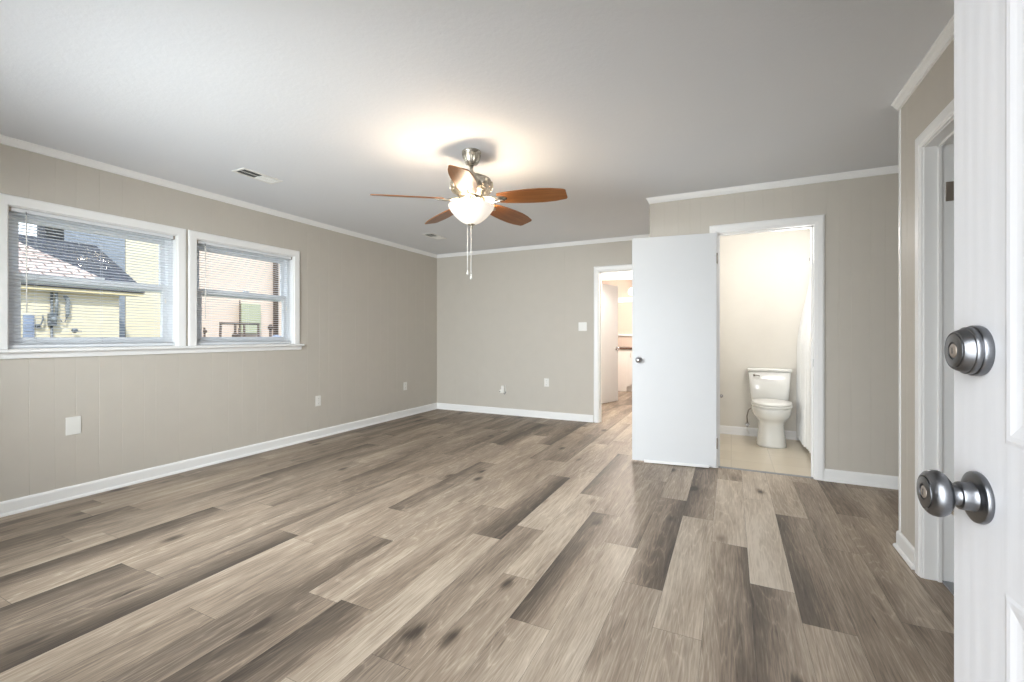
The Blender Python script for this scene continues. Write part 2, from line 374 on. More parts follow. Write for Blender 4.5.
# ------------------------------------------------------------ plank floor
PW, PL = .178, 1.22
KN = {  # column -> (joint offset Y, {row: (left tone, right tone)})
 -5: (1.636, {0: (.08, .66), 1: (.60, .52), -1: (.52, .74)}), -6: (3.15, {0: (.15, .62), -1: (.72, .62), -2: (.5, .62)}),
 -8: (2.24, {0: (.5, .08), -1: (.58, .64), 1: (.6, .56)}), -7: (2.45, {0: (.64, .72), -1: (.46, .60)}),
 -3: (2.11, {0: (.60, .14), -1: (.64, .68), 1: (.5, .62)}), -2: (3.05, {-1: (.84, .74), 0: (.22, .56), -2: (.7, .62)}),
 -1: (2.74, {-1: (.70, .28), 0: (.76, .86), -2: (.62, .45)}), 0: (2.352, {0: (.86, .88), -1: (.16, .66), 1: (.9, .82)}),
 1: (2.12, {0: (.14, .56), -1: (.66, .64), 1: (.74, .76)}), 2: (1.70, {0: (.5, .66), 1: (.46, .64), -1: (.64, .7)}),
 3: (2.3, {0: (.55, .68), 1: (.3, .56)}), -4: (1.25, {0: (.72, .78), 1: (.55, .45)}),
 -9: (1.424, {-1: (.04, .46), 0: (.58, .50), 1: (.56, .60)}), -10: (2.62, {-1: (.6, .66), 0: (.52, .6)}),
 -11: (1.96, {0: (.60, .55), 1: (.6, .55), 2: (.5, .08)}), -12: (2.32, {0: (.12, .55), -1: (.56, .5), 1: (.55, .6)}),
 -13: (1.74, {0: (.58, .54), 2: (.10, .45), -1: (.66, .5), 1: (.56, .5)}), -14: (1.774, {-1: (.42, .0), 0: (.55, .5)}),
 -15: (2.40, {-1: (.55, .40)}), -16: (1.164, {-1: (.10, .44), 0: (.52, .46)}), -17: (2.0, {-1: (.5, .56), 0: (.5, .46)}),
 -18: (1.815, {-1: (.06, .42), 0: (.50, .46), -2: (.2, .4)}), -19: (1.3, {0: (.46, .5)}), -20: (2.39, {0: (.12, .46), -1: (.44, .5)}), -21: (1.58, {-1: (.08, .40), 0: (.48, .44)}),
}
rn = random.Random(11)
vsf, fsf, cols = [], [], []
def clip_add(x0, x1, y0, y1, c0, c1, sd_):
    # rectangle regions the plank floor covers
    for rx0, rx1, ry0, ry1 in ((XL - .02, XN + .02, YF - .14, 4.312), (XL - .02, XC + .1, 4.312, YB + TH), (KX0 - .02, KX1 + .02, YB + TH, KY1 + .02)):
        a0, a1, b0, b1 = max(x0, rx0), min(x1, rx1), max(y0, ry0), min(y1, ry1)
        if a1 - a0 < 1e-4 or b1 - b0 < 1e-4: continue
        ta = c0 + (c1 - c0) * (a0 - x0) / (x1 - x0); tb = c0 + (c1 - c0) * (a1 - x0) / (x1 - x0)
        b = len(vsf); vsf.extend([(a0, b0, 0), (a1, b0, 0), (a1, b1, 0), (a0, b1, 0)]); fsf.append((b, b + 1, b + 2, b + 3))
        cols.extend([(ta, sd_, 0, 1), (tb, sd_, 0, 1), (tb, sd_, 0, 1), (ta, sd_, 0, 1)])
for k in range(-26, 11):
    x0 = .078 + k * PW
    off, known = KN.get(k, (rn.uniform(0, PL), {}))
    for r_ in range(-5, 9):
        y0 = off + r_ * PL
        if r_ in known: c0, c1 = known[r_]
        else:
            base = rn.uniform(.50, .70) if k > -9 else rn.uniform(.38, .54)  # left columns darker: the dimmer light there is put into the tone
            dlt = rn.choice([0, 0, 0, .08, -.08, .2, -.2]); c0, c1 = base - max(0, dlt), base - max(0, -dlt)
        clip_add(x0 + .0004, x0 + PW - .0004, y0 + .0006, y0 + PL - .0006, c0, c1, rn.random())
me = bpy.data.meshes.new('floor'); me.from_pydata(vsf, [], fsf)
ca = me.color_attributes.new('tone', 'FLOAT_COLOR', 'CORNER')
for i, c in enumerate(cols): ca.data[i].color = c
me.materials.append(M['plank']); fl = bpy.data.objects.new('floor', me); C.objects.link(fl)
S(fl, 'grey brown wood look plank floor', 'floor')
sub_ = MB().box(XL - TH, XN + TH, YF - .14, 4.31, -.08, -.0012).box(XL - TH, XC + .1, 4.31, YB + TH, -.08, -.0012).box(KX0 - TH, KX1 + TH, YB + TH, KY1 + TH, -.08, -.0012).build('floor_base', 'dark'); S(sub_, 'dark underlay below the planks', 'floor')
S(MB().box(XC + .1, BX1 + .1, 4.312, YB + .01, -.05, .001).build('floor_bathroom', 'tile'), 'cream tiled bathroom floor', 'floor')
S(MB().box(BD0, BD1, 4.296, 4.33, .0, .006).build('trim_1', 'threshold', bevel=.002), 'thin floor strip in the bathroom doorway', 'trim')
S(MB().box(XR + .062, XR + TH, RD0, RD1, .0, .008).build('trim_2', 'threshold', bevel=.002), 'grey threshold strip in the closet doorway at right', 'trim')

# ------------------------------------------------------------ mouldings along walls
def moulding(name, p0, p1, prof, mit0, mit1, mat, label, cat):
    """interior is to the right of p0->p1; mit = +1 inside corner, -1 outside corner, 0 square"""
    p0 = Vector((*p0, 0)); p1 = Vector((*p1, 0)); d = (p1 - p0).normalized(); n = Vector((d.y, -d.x, 0))
    mb = MB(); r0 = [tuple(p0 + n * o + d * (o * mit0) + Vector((0, 0, z))) for o, z in prof]; r1 = [tuple(p1 + n * o - d * (o * mit1) + Vector((0, 0, z))) for o, z in prof]
    mb.loft([r0, r1], smooth=False); return S(mb.build(name, mat), label, cat)
crown = [(0, H), (.030, H), (.030, H - .006), (.025, H - .010), (.020, H - .024), (.014, H - .034), (.010, H - .040), (.010, H - .047), (0, H - .050)]
peri = [(XL, YF), (XL, YB), (XC, YB), (XC, YW), (XN, YW), (XN, YE), (XR, YE), (XR, YF)]
mit = [1, 1, 1, -1, 1, 1, -1, 1]
lab = ['left wall', 'far wall', 'bathroom block side', 'bathroom doorway wall', 'nook end wall', 'short corner wall', 'right wall', 'front wall']
for i in range(8):
    moulding('trim_%d' % (10 + i), peri[i], peri[(i + 1) % 8], crown, mit[i], mit[(i + 1) % 8], 'trim', 'white crown moulding along the ' + lab[i], 'crown moulding')
base = [(0, 0), (.024, 0), (.024, .008), (.019, .017), (.013, .020), (.013, .078), (.010, .088), (.004, .094), (0, .094)]
CW = .066
moulding('baseboard_left', (XL, YF), (XL, YB), base, 1, 1, 'trim', 'white baseboard along the left wall under the windows', 'baseboard')
moulding('baseboard_back', (XL, YB), (HD0 - CW - .008, YB), base, 1, 0, 'trim', 'white baseboard along the far wall', 'baseboard')
moulding('baseboard_partition', (XC, YB), (XC, YW), base, 1, -1, 'trim', 'white baseboard on the bathroom block side', 'baseboard')
moulding('baseboard_bathroom_wall', (XC, YW), (BD0 - CW, YW), base, -1, 0, 'trim', 'white baseboard behind the open bathroom door', 'baseboard')
moulding('baseboard_nook', (BD1 + CW - .008, YW), (XN, YW), base, 0, 1, 'trim', 'white baseboard right of the bathroom doorway', 'baseboard')
moulding('baseboard_nook_end', (XN, YW), (XN, YE), base, 1, 1, 'trim', 'white baseboard at the nook end', 'baseboard')
moulding('baseboard_corner', (XN, YE), (XR, YE), base, 1, -1, 'trim', 'white baseboard of the short corner wall', 'baseboard')
moulding('baseboard_right', (XR, YE), (XR, RD1 + CW + .01), base, -1, 0, 'trim', 'white baseboard wrapping the wall corner beside the closet doorway', 'baseboard')
moulding('baseboard_front_right', (XR, RD0 - CW - .01), (XR, YF), base, 0, 1, 'trim', 'white baseboard behind the open entry door', 'baseboard')
moulding('baseboard_bath_back', (BX0 + .006, YB), (.74, YB), base, 1, 0, 'trim', 'white baseboard behind the toilet', 'baseboard')
# corner beads
S(MB().box(XC - .004, XC + .016, YW - .004, YW + .016, .094, H - .05).build('trim_20', 'wall', bevel=.003), 'slim corner bead at the outer corner of the bathroom block', 'trim')
S(MB().box(XR - .005, XR + .018, YE - .018, YE + .005, .094, H - .05).build('trim_21', 'trim', bevel=.003), 'slim white corner bead on the right wall end', 'trim')

# ------------------------------------------------------------ casings and jambs
cas = [(0, 0), (0, .009), (.004, .012), (.012, .012), (.016, .016), (.048, .018), (.058, .016), (CW, .010), (CW, 0)]
def casing(mp, a0, a1, z0, z1, name, mat, label, closed=False, prof=cas, parent=None):
    """profile (outward across, out of wall) swept round the opening: up, over, down"""
    pts = [((a0, z0), (-1, 0)), ((a0, z1), (-1, 1)), ((a1, z1), (1, 1)), ((a1, z0), (1, 0))]
    if closed: pts = [((a0, z0), (-1, -1)), ((a0, z1), (-1, 1)), ((a1, z1), (1, 1)), ((a1, z0), (1, -1)), ((a0, z0), (-1, -1))]
    rings = [[mp(p[0] + d[0] * w_, -o, p[1] + d[1] * w_) for w_, o in prof] for p, d in pts]
    mb = MB().loft(rings, smooth=False, cap0=not closed, cap1=not closed)
    o = mb.build(name, mat, parent)
    if parent is None: S(o, label, 'door casing')
    return o
def jamb(mp, a0, a1, z1, depth, name, label, stop=None, stop_side=1):
    mb = MB(); t_ = .018; p = lambda x0, x1, d0, d1, z0, z1_: mb.add([mp(x, d, z) for z in (z0, z1_) for x, d in ((x0, d0), (x1, d0), (x1, d1), (x0, d1))], [(0, 3, 2, 1), (4, 5, 6, 7), (0, 1, 5, 4), (1, 2, 6, 5), (2, 3, 7, 6), (3, 0, 4, 7)])
    p(a0 - .001, a0 + t_ * .3, -.001, depth, 0, z1); p(a1 - t_ * .3, a1 + .001, -.001, depth, 0, z1); p(a0, a1, -.001, depth, z1 - t_ * .3, z1 + .001)
    if stop:
        s0, s1 = stop; k = t_ * .3 + .010
        p(a0, a0 + k, s0, s1, 0, z1); p(a1 - k, a1, s0, s1, 0, z1); p(a0, a1, s0, s1, z1 - k, z1)
    return S(mb.build(name, 'trim', bevel=.0015), label, 'door frame')
casing(B_, HD0, HD1, 0, DH, 'trim_30', 'trim', 'white casing around the hall doorway in the far wall')
jamb(B_, HD0, HD1, DH, TH, 'trim_31', 'white jamb of the hall doorway', (.05, .085))
casing(W_, BD0, BD1, 0, BDH, 'trim_32', 'trim', 'white casing around the bathroom doorway')
jamb(W_, BD0, BD1, BDH, TH + .006, 'trim_33', 'white jamb of the bathroom doorway', (.045, .08))
casing(R_, RD0, RD1, 0, RDH, 'trim_34', 'trim', 'white casing around the closet doorway on the right wall')
jr = jamb(R_, RD0, RD1, RDH, TH, 'trim_35', 'white jamb of the closet doorway at right', (.048, .062))
jh = MB().box(XR + .076, XR + .118, RD1 - .008, RD1 - .005, 1.775, 1.865).build('hinge', 'hinge', jr, bevel=.006, label='satin metal hinge leaf high on the jamb')
MB().lathe([(.006, 1.775), (.006, 1.865)], 12, (XR + .122, RD1 - .008, 0)).build('hinge_pin', 'hinge', jr)
MB().box(BD1 - .0072, BD1 - .005, YW + .008, YW + .036, .90, .96).build('strike_plate', 'chrome', bpy.data.objects['trim_33'], bevel=.001, label='small metal strike plate on the right jamb')
casing(lambda a, d, z: (a, KY0 + d, z), -2.08, -1.30, 0, 2.03, 'trim_36', 'trim', 'white casing of the doorway between hall and kitchen')
jamb(F_, ED0, ED1, 2.06, .14, 'trim_37', 'white frame of the front doorway')

# ------------------------------------------------------------ windows
def window(idx, y0, y1, label):
    root = struct('window_%d' % idx, (XL, (y0 + y1) / 2, WZ0), 0, label, 'window')
    ox, oy, oz = root.location
    def off(mb): return mb.xf(Matrix.Translation((-ox, -oy, -oz)))
    # white inner casing
    pts = [((y0, WZ0), (-1, 0)), ((y0, WZ1), (-1, 1)), ((y1, WZ1), (1, 1)), ((y1, WZ0), (1, 0))]
    wp = [(0, 0), (0, .010), (.004, .014), (.052, .016), (.062, .014), (.066, .004), (.066, 0)]
    rings = [[L_(p[0] + d[0] * w_, -o, p[1] + d[1] * w_) for w_, o in wp] for p, d in pts]
    off(MB().loft(rings, smooth=False)).build('window_casing', 'trim', root)
    # reveal
    mb = MB()
    for a, b, c, d in ((y0, y0 + .006, WZ0, WZ1), (y1 - .006, y1, WZ0, WZ1), (y0, y1, WZ1 - .006, WZ1), (y0, y1, WZ0 - .001, WZ0 + .004)):
        mb.box(XL - .13, XL - .001, a, b, c, d)
    off(mb).build('reveal', 'trim', root)
    # vinyl frame
    fx0, fx1 = XL - .125, XL - .055
    mb = MB(); fw = .035
    mb.box(fx0, fx1, y0 + .006, y0 + .006 + fw, WZ0, WZ1 - .006).box(fx0, fx1, y1 - .006 - fw, y1 - .006, WZ0, WZ1 - .006)
    mb.box(fx0, fx1, y0 + .006 + fw, y1 - .006 - fw, WZ1 - .006 - fw, WZ1 - .006).box(fx0, fx1, y0 + .006 + fw, y1 - .006 - fw, WZ0, WZ0 + fw)
    off(mb).build('window_frame', 'vinyl', root, bevel=.003)
    a0, a1 = y0 + .006 + fw, y1 - .006 - fw; zm = 1.535
    def sash(nm, x0, x1, z0, z1, rt, rb):
        mb = MB(); sw = .038
        mb.box(x0, x1, a0, a0 + sw, z0, z1).box(x0, x1, a1 - sw, a1, z0, z1).box(x0, x1, a0 + sw, a1 - sw, z1 - rt, z1).box(x0, x1, a0 + sw, a1 - sw, z0, z0 + rb)
        s_ = off(mb).build(nm, 'vinyl', root, bevel=.003)
        off(MB().box((x0 + x1) / 2 - .002, (x0 + x1) / 2 + .002, a0 + sw - .003, a1 - sw + .003, z0 + rb - .003, z1 - rt + .003)).build('pane', 'glass', s_)
        return s_
    sash('upper_sash', fx0 + .006, fx0 + .030, zm - .025, WZ1 - .006 - fw, .040, .050)
    lo = sash('lower_sash', fx0 + .034, fx1 - .004, WZ0 + fw, zm + .035, .045, .042)
    off(MB().box(fx1 - .012, fx1 + .004, (a0 + a1) / 2 - .03, (a0 + a1) / 2 + .03, zm + .035, zm + .047)).build('sash_lock', 'vinyl', lo, bevel=.003)
    return root
window(1, *W1, 'left double sash window facing the dark roofed neighbour')
window(2, *W2, 'right double sash window nearer the far corner')
st = MB().box(XL - .05, XL + .045, 1.06, 3.351, WZ0 - .022, WZ0 - .002).build('trim_3', 'trim', bevel=.006, seg=3); S(st, 'long white window stool under both windows', 'window sill')
MB().box(XL, XL + .014, 1.075, 3.338, 1.000, WZ0 - .022).build('apron', 'trim', st, bevel=.003)
# unseen window added in the front wall to let in light: frame and pane
rt = struct('window_3', (-2.4, YF, .9), 0, 'unseen front window added behind the camera for light', 'window')
mb = MB()
for b in ((-.9, -.85, 0, 1.1), (.85, .9, 0, 1.1), (-.85, .85, 0, .05), (-.85, .85, 1.05, 1.1), (-.02, .02, .05, 1.05)): mb.box(b[0], b[1], -.12, -.02, b[2], b[3])
mb.build('window_frame', 'vinyl', rt, bevel=.003)
MB().box(-.85, .85, -.075, -.071, .05, 1.05).build('pane', 'glass', rt)  # pane of the added front window
# light portals so the sky is sampled through the wall openings
def portal(loc, rot, sx_, sy_):
    d = bpy.data.lights.new('portal', 'AREA'); d.shape = 'RECTANGLE'; d.size = sx_; d.size_y = sy_
    o = bpy.data.objects.new('portal', d); C.objects.link(o); o.location = loc; o.rotation_euler = rot; d.cycles.is_portal = True
portal((XL - .15, sum(W1) / 2, 1.53), (0, -PI / 2, 0), .93, .98); portal((XL - .15, sum(W2) / 2, 1.53), (0, -PI / 2, 0), .93, .98)
portal((-2.4, YF - .16, 1.45), (PI / 2, 0, 0), 1.8, 1.1); portal((-.16, YF - .16, 1.03), (PI / 2, 0, 0), .92, 2.06)

# ------------------------------------------------------------ blinds
def blind(y0, y1, label, wand_y):
    y0 += .009; y1 -= .009; xc = XL - .032
    root = thing('window_blind', label, 'blind', (xc, (y0 + y1) / 2, WZ0 + .01), 0, 'mini blinds in the left wall windows')
    def off(mb): return mb.xf(Matrix.Translation((-xc, -(y0 + y1) / 2, -(WZ0 + .01))))
    hr = off(MB().box(xc - .014, xc + .016, y0, y1, WZ1 - .032, WZ1 - .007)).build('head_rail', 'slat', root, bevel=.002)
    for q0, q1 in ((y0 - .001, y0 + .012), (y1 - .012, y1 + .001)): off(MB().box(xc - .015, xc + .018, q0, q1, WZ1 - .034, WZ1 - .006)).build('mounting_bracket', 'hinge', root)
    mb = MB(); z = WZ1 - .048; top = z
    tilt = math.tan(R(4)); n = 5
    while z > WZ0 + .05:
        pts = []
        for i in range(n):
            s_ = (i / (n - 1) - .5); x = xc + s_ * .025; zz = z + .0022 * (1 - (2 * s_) ** 2) + s_ * .025 * tilt; pts.append((x, zz))
        top_ = [(x, zz + .0007) for x, zz in pts][::-1]; poly = pts + top_
        mb.prism(poly, lambda a, b, d: (a, d, b), y0 + .003, y1 - .003)
        z -= .0212
    for k in range(4):    # slats resting on the rail
        zz = WZ0 + .030 + k * .0028
        mb.box(xc - .0125, xc + .0125, y0 + .003, y1 - .003, zz, zz + .0012)
    off(mb).build('slats', 'slat', root)
    off(MB().box(xc - .013, xc + .013, y0 + .002, y1 - .002, WZ0 + .008, WZ0 + .027)).build('bottom_rail', 'slat', root, bevel=.002)
    mb = MB()
    for yy in (y0 + .13, (y0 + y1) / 2, y1 - .13):
        for xx in (xc - .0135, xc + .0135): mb.tube([(xx, yy, WZ0 + .026), (xx, yy, WZ1 - .032)], .0006, 6)
    off(mb).build('ladder_cords', 'slat', root)
    wd = off(MB().tube([(xc + .022, wand_y, WZ1 - .045), (xc + .024, wand_y + .001, 1.30)], .0035, 8)).build('tilt_wand', 'plastic', root)
    off(MB().tube([(xc + .014, wand_y, WZ1 - .022), (xc + .021, wand_y, WZ1 - .028), (xc + .022, wand_y, WZ1 - .046)], .0022, 8)).build('wand_hook', 'metal_dark', wd)
    # lift cords with tassel at the other side
    lc = off(MB().tube([(xc + .018, y1 - .07, WZ1 - .03), (xc + .019, y1 - .07, 1.45)], .0011, 6)).build('lift_cord', 'slat', root)
    off(MB().lathe([(.002, 1.455), (.005, 1.44), (.0065, 1.42), (.003, 1.415)], 10, (xc + .019, y1 - .07, 0))).build('tassel', 'plastic', lc)
blind(*W1, 'lowered white mini blind in the left window, nearest the photo edge', 1.245)
blind(*W2, 'lowered white mini blind in the right window nearer the far corner', 2.365)

# ------------------------------------------------------------ doors
def knob_set(parent, x, z, y0, s=1, mat='chrome', sgn=1, name='door_knob'):
    pr = [(.0, 0), (.032, 0), (.032, .004), (.026, .009), (.012, .012), (.011, .026), (.016, .032), (.026, .042), (.0275, .052), (.024, .061), (.014, .066), (0.0005, .067)]
    return MB().lathe([(r * s, h * s * sgn) for r, h in pr], 28, (x, y0, z), 'y').build(name, mat, parent)
def flush_leaf(name, hinge, ang, W, Hh, label, sweep=False, kn=True, z0=.008):
    """local x from hinge to free edge, y=0 is the visible face (+y side), leaf thickness 35 mm"""
    root = struct(name, (hinge[0], hinge[1], 0), ang, label, 'door')
    leaf = MB().box(0, W, -.035, 0, z0, Hh).build('door_leaf', 'door', root, bevel=.0025)
    if kn:
        knob_set(root, W - .06, .93, 0, .95); knob_set(root, W - .06, .93, -.035, .95, sgn=-1)
    for zz in (.22, Hh - .22): 
        MB().lathe([(.006, zz - .045), (.006, zz + .045)], 10, (-.004, -.001, 0)).build('hinge', 'hinge', root)
    return root
# bathroom door: swung right back against the wall; hinge side right, free edge left
hx, hy = -.113, 4.238; fx, fy = -.812, 4.150
ang = math.atan2(fy - hy, fx - hx)
Wb = math.hypot(fx - hx, fy - hy)
d2 = flush_leaf('door_2', (hx, hy), ang, Wb, 2.037, 'flat white bathroom door swung wide open', z0=.018)
MB().box(.06, .60, .0, .008, .006, .030).build('door_sweep', 'trim', d2, bevel=.002, label='white strip along the door foot')
# hall/kitchen door
hx, hy = -2.062, 7.135
ang = math.atan2(7.88 - 7.135, -1.815 + 2.062)
flush_leaf('door_3', (hx, hy), ang, .785, 2.02, 'flat white door standing open beyond the hall', z0=.012)
bpy.data.objects['door_3']  # its face towards the hall is the -y side
# closet door: folded back inside the closet
d4 = flush_leaf('door_4', (XR + TH + .012, RD1 + .006), R(4), .72, 2.03, 'white closet door folded back behind the right wall', z0=.012)

# entry door
ang = math.atan2(.6927 - YF, .2324 - .297)
E_ = struct('door_1', (.297, YF, 0), ang, 'white grained panel entry door standing open at the right edge', 'door')
EW = math.hypot(.6927 - YF, .2324 - .297)
pc = [(EW - .0916 - .24, EW - .0916), (.10, .10 + .24)]
rows = [(.24, .900), (1.045, 1.70), (1.80, 1.97)]
leaf = MB().box(0, EW, -.0225, -.004, .012, 2.04)
# stiles and rails raised 4 mm on the outer skin
xs = [0, pc[1][0], pc[1][1], pc[0][0], pc[0][1], EW]; zs = [.012, .24, .90, 1.045, 1.70, 1.80, 1.97, 2.04]
for i in (0, 2, 4): leaf.box(xs[i], xs[i + 1], -.004, 0, .012, 2.04)
for i in (1, 3):
    for j in (0, 2, 4, 6): leaf.box(xs[i], xs[i + 1], -.004, 0, zs[j], zs[j + 1])
leaf.box(0, EW, -.0445, -.0225, .012, 2.04)
lf = leaf.build('door_leaf', 'door_grain', E_)
for (x0, x1) in pc:
    for (z0, z1) in rows:
        mp = lambda a, d, z: (a, -d - .004, z)
        prof = [(0, .004), (-.004, .0048), (-.009, .0046), (-.016, .0032), (-.022, .0024), (-.030, .0026), (-.042, .0036), (-.050, .0040), (-.052, 0), (0, 0)]
        pn = casing(mp, x0, x1, z0, z1, 'panel_moulding', 'door_grain', '', True, prof, E_)
        MB().box(x0 + .05, x1 - .05, -.006, -.0001, z0 + .05, z1 - .05).build('raised_panel', 'door_grain', E_, bevel=.004)
kx = EW - .0508
def lock(segs, z, nm, mat, par, lab_=None):      # each segment keeps its own smooth shading, edges between them stay crisp
    mb = MB()
    for sg in segs: mb.lathe(sg, 64, (kx, 0, z), 'y', caps=False)
    return mb.build(nm, mat, par, label=lab_)
ks = lock([[(.0262, 0), (.0268, .0012), (.0268, .0038), (.0262, .0052)], [(.0262, .0052), (.0245, .0062), (.0205, .0066), (.0158, .0068)], [(.0158, .0068), (.0150, .0085), (.0146, .0120), (.0146, .0165), (.0140, .0180)], [(.0140, .0180), (.0112, .0184)], [(.0112, .0184), (.0104, .0200), (.0100, .0235), (.0104, .0255)]], .979, 'knob_rosette', 'pewter', E_)
kb = lock([[(.0100, .0245), (.0128, .0256), (.0182, .0272), (.0222, .0302), (.0243, .0340), (.0246, .0372), (.0238, .0408), (.0222, .0434), (.0200, .0454), (.0182, .0463)], [(.0182, .0463), (.0176, .0462), (.0173, .0452)], [(.0173, .0452), (.0166, .0452)], [(.0166, .0452), (.0164, .0468)], [(.0164, .0468), (.0158, .0472), (.0086, .0474)], [(.0086, .0474), (.0084, .0462)], [(.0084, .0462), (.0001, .0462)]], .979, 'door_knob', 'pewter', E_, 'pewter keyed knob')
MB().lathe([(.0066, .0460), (.0066, .0470), (.0060, .0474), (.0001, .0474)], 24, (kx, 0, .979), 'y').build('key_cylinder', 'hinge', kb)
MB().box(kx - .0006, kx + .0006, 0.0473, .0477, .9757, .9823).build('key_slot', 'dark', kb)
db = lock([[(.0262, 0), (.0268, .0012), (.0268, .0066), (.0262, .0076)], [(.0262, .0076), (.0250, .0078)], [(.0250, .0078), (.0252, .0100), (.0250, .0124), (.0244, .0130)], [(.0244, .0130), (.0234, .0132)], [(.0234, .0132), (.0226, .0160), (.0212, .0192), (.0202, .0208)], [(.0202, .0208), (.0196, .0214), (.0190, .0214), (.0188, .0204)], [(.0188, .0204), (.0180, .0204)], [(.0180, .0204), (.0178, .0218)], [(.0178, .0218), (.0172, .0222), (.0094, .0224)], [(.0094, .0224), (.0092, .0212)], [(.0092, .0212), (.0001, .0212)]], 1.134, 'deadbolt', 'pewter', E_, 'pewter deadbolt above the knob')
MB().lathe([(.0074, .0210), (.0074, .0222), (.0066, .0227), (.0001, .0227)], 24, (kx, 0, 1.134), 'y').build('key_cylinder', 'hinge', db)
MB().box(kx - .0006, kx + .0006, 0.0226, .0230, 1.1307, 1.1373).build('key_slot', 'dark', db)
MB().box(EW - .001, EW + .0015, -.026, -.002, .929, .990).build('latch_plate', 'nickel', E_, bevel=.001)
MB().prism([(EW, -.021), (EW, -.004), (EW + .030, -.006), (EW + .034, -.010)], lambda a, b, d: (a, b, d), .936, .972).build('latch_bolt', 'nickel', E_, bevel=.002)
for zz in (.22, 1.03, 1.84): MB().lathe([(.006, zz - .05), (.006, zz + .05)], 10, (-.006, -.046, 0)).build('hinge', 'hinge', E_)

# ------------------------------------------------------------ ceiling fan
FX, FY = -1.61, 2.652
fan = thing('ceiling_fan', 'brushed nickel ceiling fan with five wooden blades and a frosted lamp bowl', 'ceiling fan', (FX, FY, H))
MB().lathe([(.064, 0), (.066, -.004), (.066, -.012), (.060, -.016), (.058, -.022), (.058, -.034), (.050, -.058), (.040, -.078), (.036, -.086), (.026, -.092), (.016, -.094)], 40).build('canopy', 'nickel', fan)
mb = MB()
for i in range(10):    # ribs of the canopy
    a = 2 * PI * i / 10; mb.tube([(math.cos(a) * r, math.sin(a) * r, z) for r, z in ((.060, -.022), (.055, -.048), (.044, -.074), (.038, -.086))], [.005, .0055, .005, .004], 8)
mb.build('canopy_ribs', 'nickel', fan)
MB().lathe([(.0125, -.09), (.0125, -.165)], 20).build('downrod', 'nickel', fan)
MB().lathe([(.014, -.138), (.024, -.146), (.028, -.160), (.034, -.168), (.06, -.172), (.098, -.180), (.126, -.196), (.141, -.216), (.145, -.236), (.141, -.256), (.128, -.276), (.110, -.292), (.092, -.306), (.086, -.318), (.070, -.322)], 56).build('motor_housing', 'nickel', fan)
mb = MB()
for i in range(15):
    a = 2 * PI * i / 15 
    r0, z0 = .1445, -.236
    pts = []
    for k in range(13):
        th = 2 * PI * k / 12; da = .10 * math.cos(th); dz = .027 * math.sin(th); rr = .1465 - .9 * dz * dz / .03 * .25
        pts.append((math.cos(a + da) * rr, math.sin(a + da) * rr, z0 + dz))
    mb.tube(pts, .0035, 8)
for z_, r_ in ((-.199, .130), (-.273, .132)):
    mb.tube([(math.cos(2 * PI * k / 48) * r_, math.sin(2 * PI * k / 48) * r_, z_) for k in range(49)], .004, 8)
mb.build('scroll_band', 'nickel', fan)
# flywheel and switch housing
MB().lathe([(.070, -.318), (.088, -.324), (.088, -.342), (.072, -.350), (.066, -.356), (.066, -.366), (.098, -.372), (.104, -.378), (.060, -.380)], 48).build('switch_housing', 'nickel', fan)
bowl = [(.150, -.372), (.157, -.374), (.158, -.380), (.150, -.398), (.135, -.420), (.112, -.446), (.086, -.470), (.058, -.490), (.030, -.501), (.012, -.504)]
inner = [(r - .004, z + .004) for r, z in bowl[::-1] if r > .02 and z < -.375] + [(.150, -.376)]
MB().lathe(bowl + inner, 64, caps=False).build('lamp_bowl', 'bowl', fan, label='glowing frosted glass bowl')
MB().lathe([(.006, -.492), (.026, -.500), (.026, -.506), (.014, -.511), (.008, -.518), (.012, -.524), (.008, -.531), (.0005, -.534)], 28).build('finial', 'nickel', fan)
MB().lathe([(.005, -.37), (.005, -.50)], 10).build('bowl_rod', 'nickel', fan)
for (dx, dy, zl, nm) in ((-.024, -.012, -.840, 0), (.004, -.012, -.872, 1)):
    ch = MB(); 
    ch.tube([(dx, dy, -.52), (dx, dy, zl + .02)], .0024, 8)
    co = ch.build('pull_chain', 'plastic', fan)
    MB().lathe([(.001, zl + .028), (.004, zl + .022), (.003, zl + .016), (.0065, zl + .004), (.0085, zl - .006), (.003, zl - .010)], 14, (dx, dy, 0)).build('chain_pull', 'plastic', co)
# blades: camera-frame angles turned into the room
def blade_mesh():
    mb = MB(); pts = [(.200, -.050), (.245, -.060), (.330, -.070), (.420, -.076), (.500, -.076), (.580, -.068), (.655, -.052), (.668, -.040), (.665, .040), (.655, .054), (.580, .070), (.500, .077), (.420, .076), (.330, .070), (.245, .060), (.200, .050), (.190, .0)]
    mb.prism(pts, lambda a, b, d: (a, b * 1.08, d), -.003, .003); return mb
def iron_mesh():
    mb = MB()
    for sgn in (-1, 1):
        mb.tube([(.070, sgn * .010, .000), (.105, sgn * .022, .004), (.140, sgn * .034, -.004), (.175, sgn * .030, -.010), (.205, sgn * .020, -.0075), (.225, sgn * .012, -.0065)], [.008, .008, .007, .007, .006, .005], 10)
    mb.tube([(.070, 0, 0), (.12, 0, .002), (.17, 0, -.008), (.235, 0, -.0075)], [.010, .009, .008, .006], 10)
    mb.prism([(.195, -.032), (.240, -.026), (.262, 0), (.240, .026), (.195, .032)], lambda a, b, d: (a, b, d), -.0065, -.0032)
    for x, y in ((.215, -.018), (.215, .018), (.245, 0)): mb.lathe([(.005, -.0065), (.005, -.0085), (.002, -.0095)], 10, (x, y, 0))
    return mb
bm_ = None
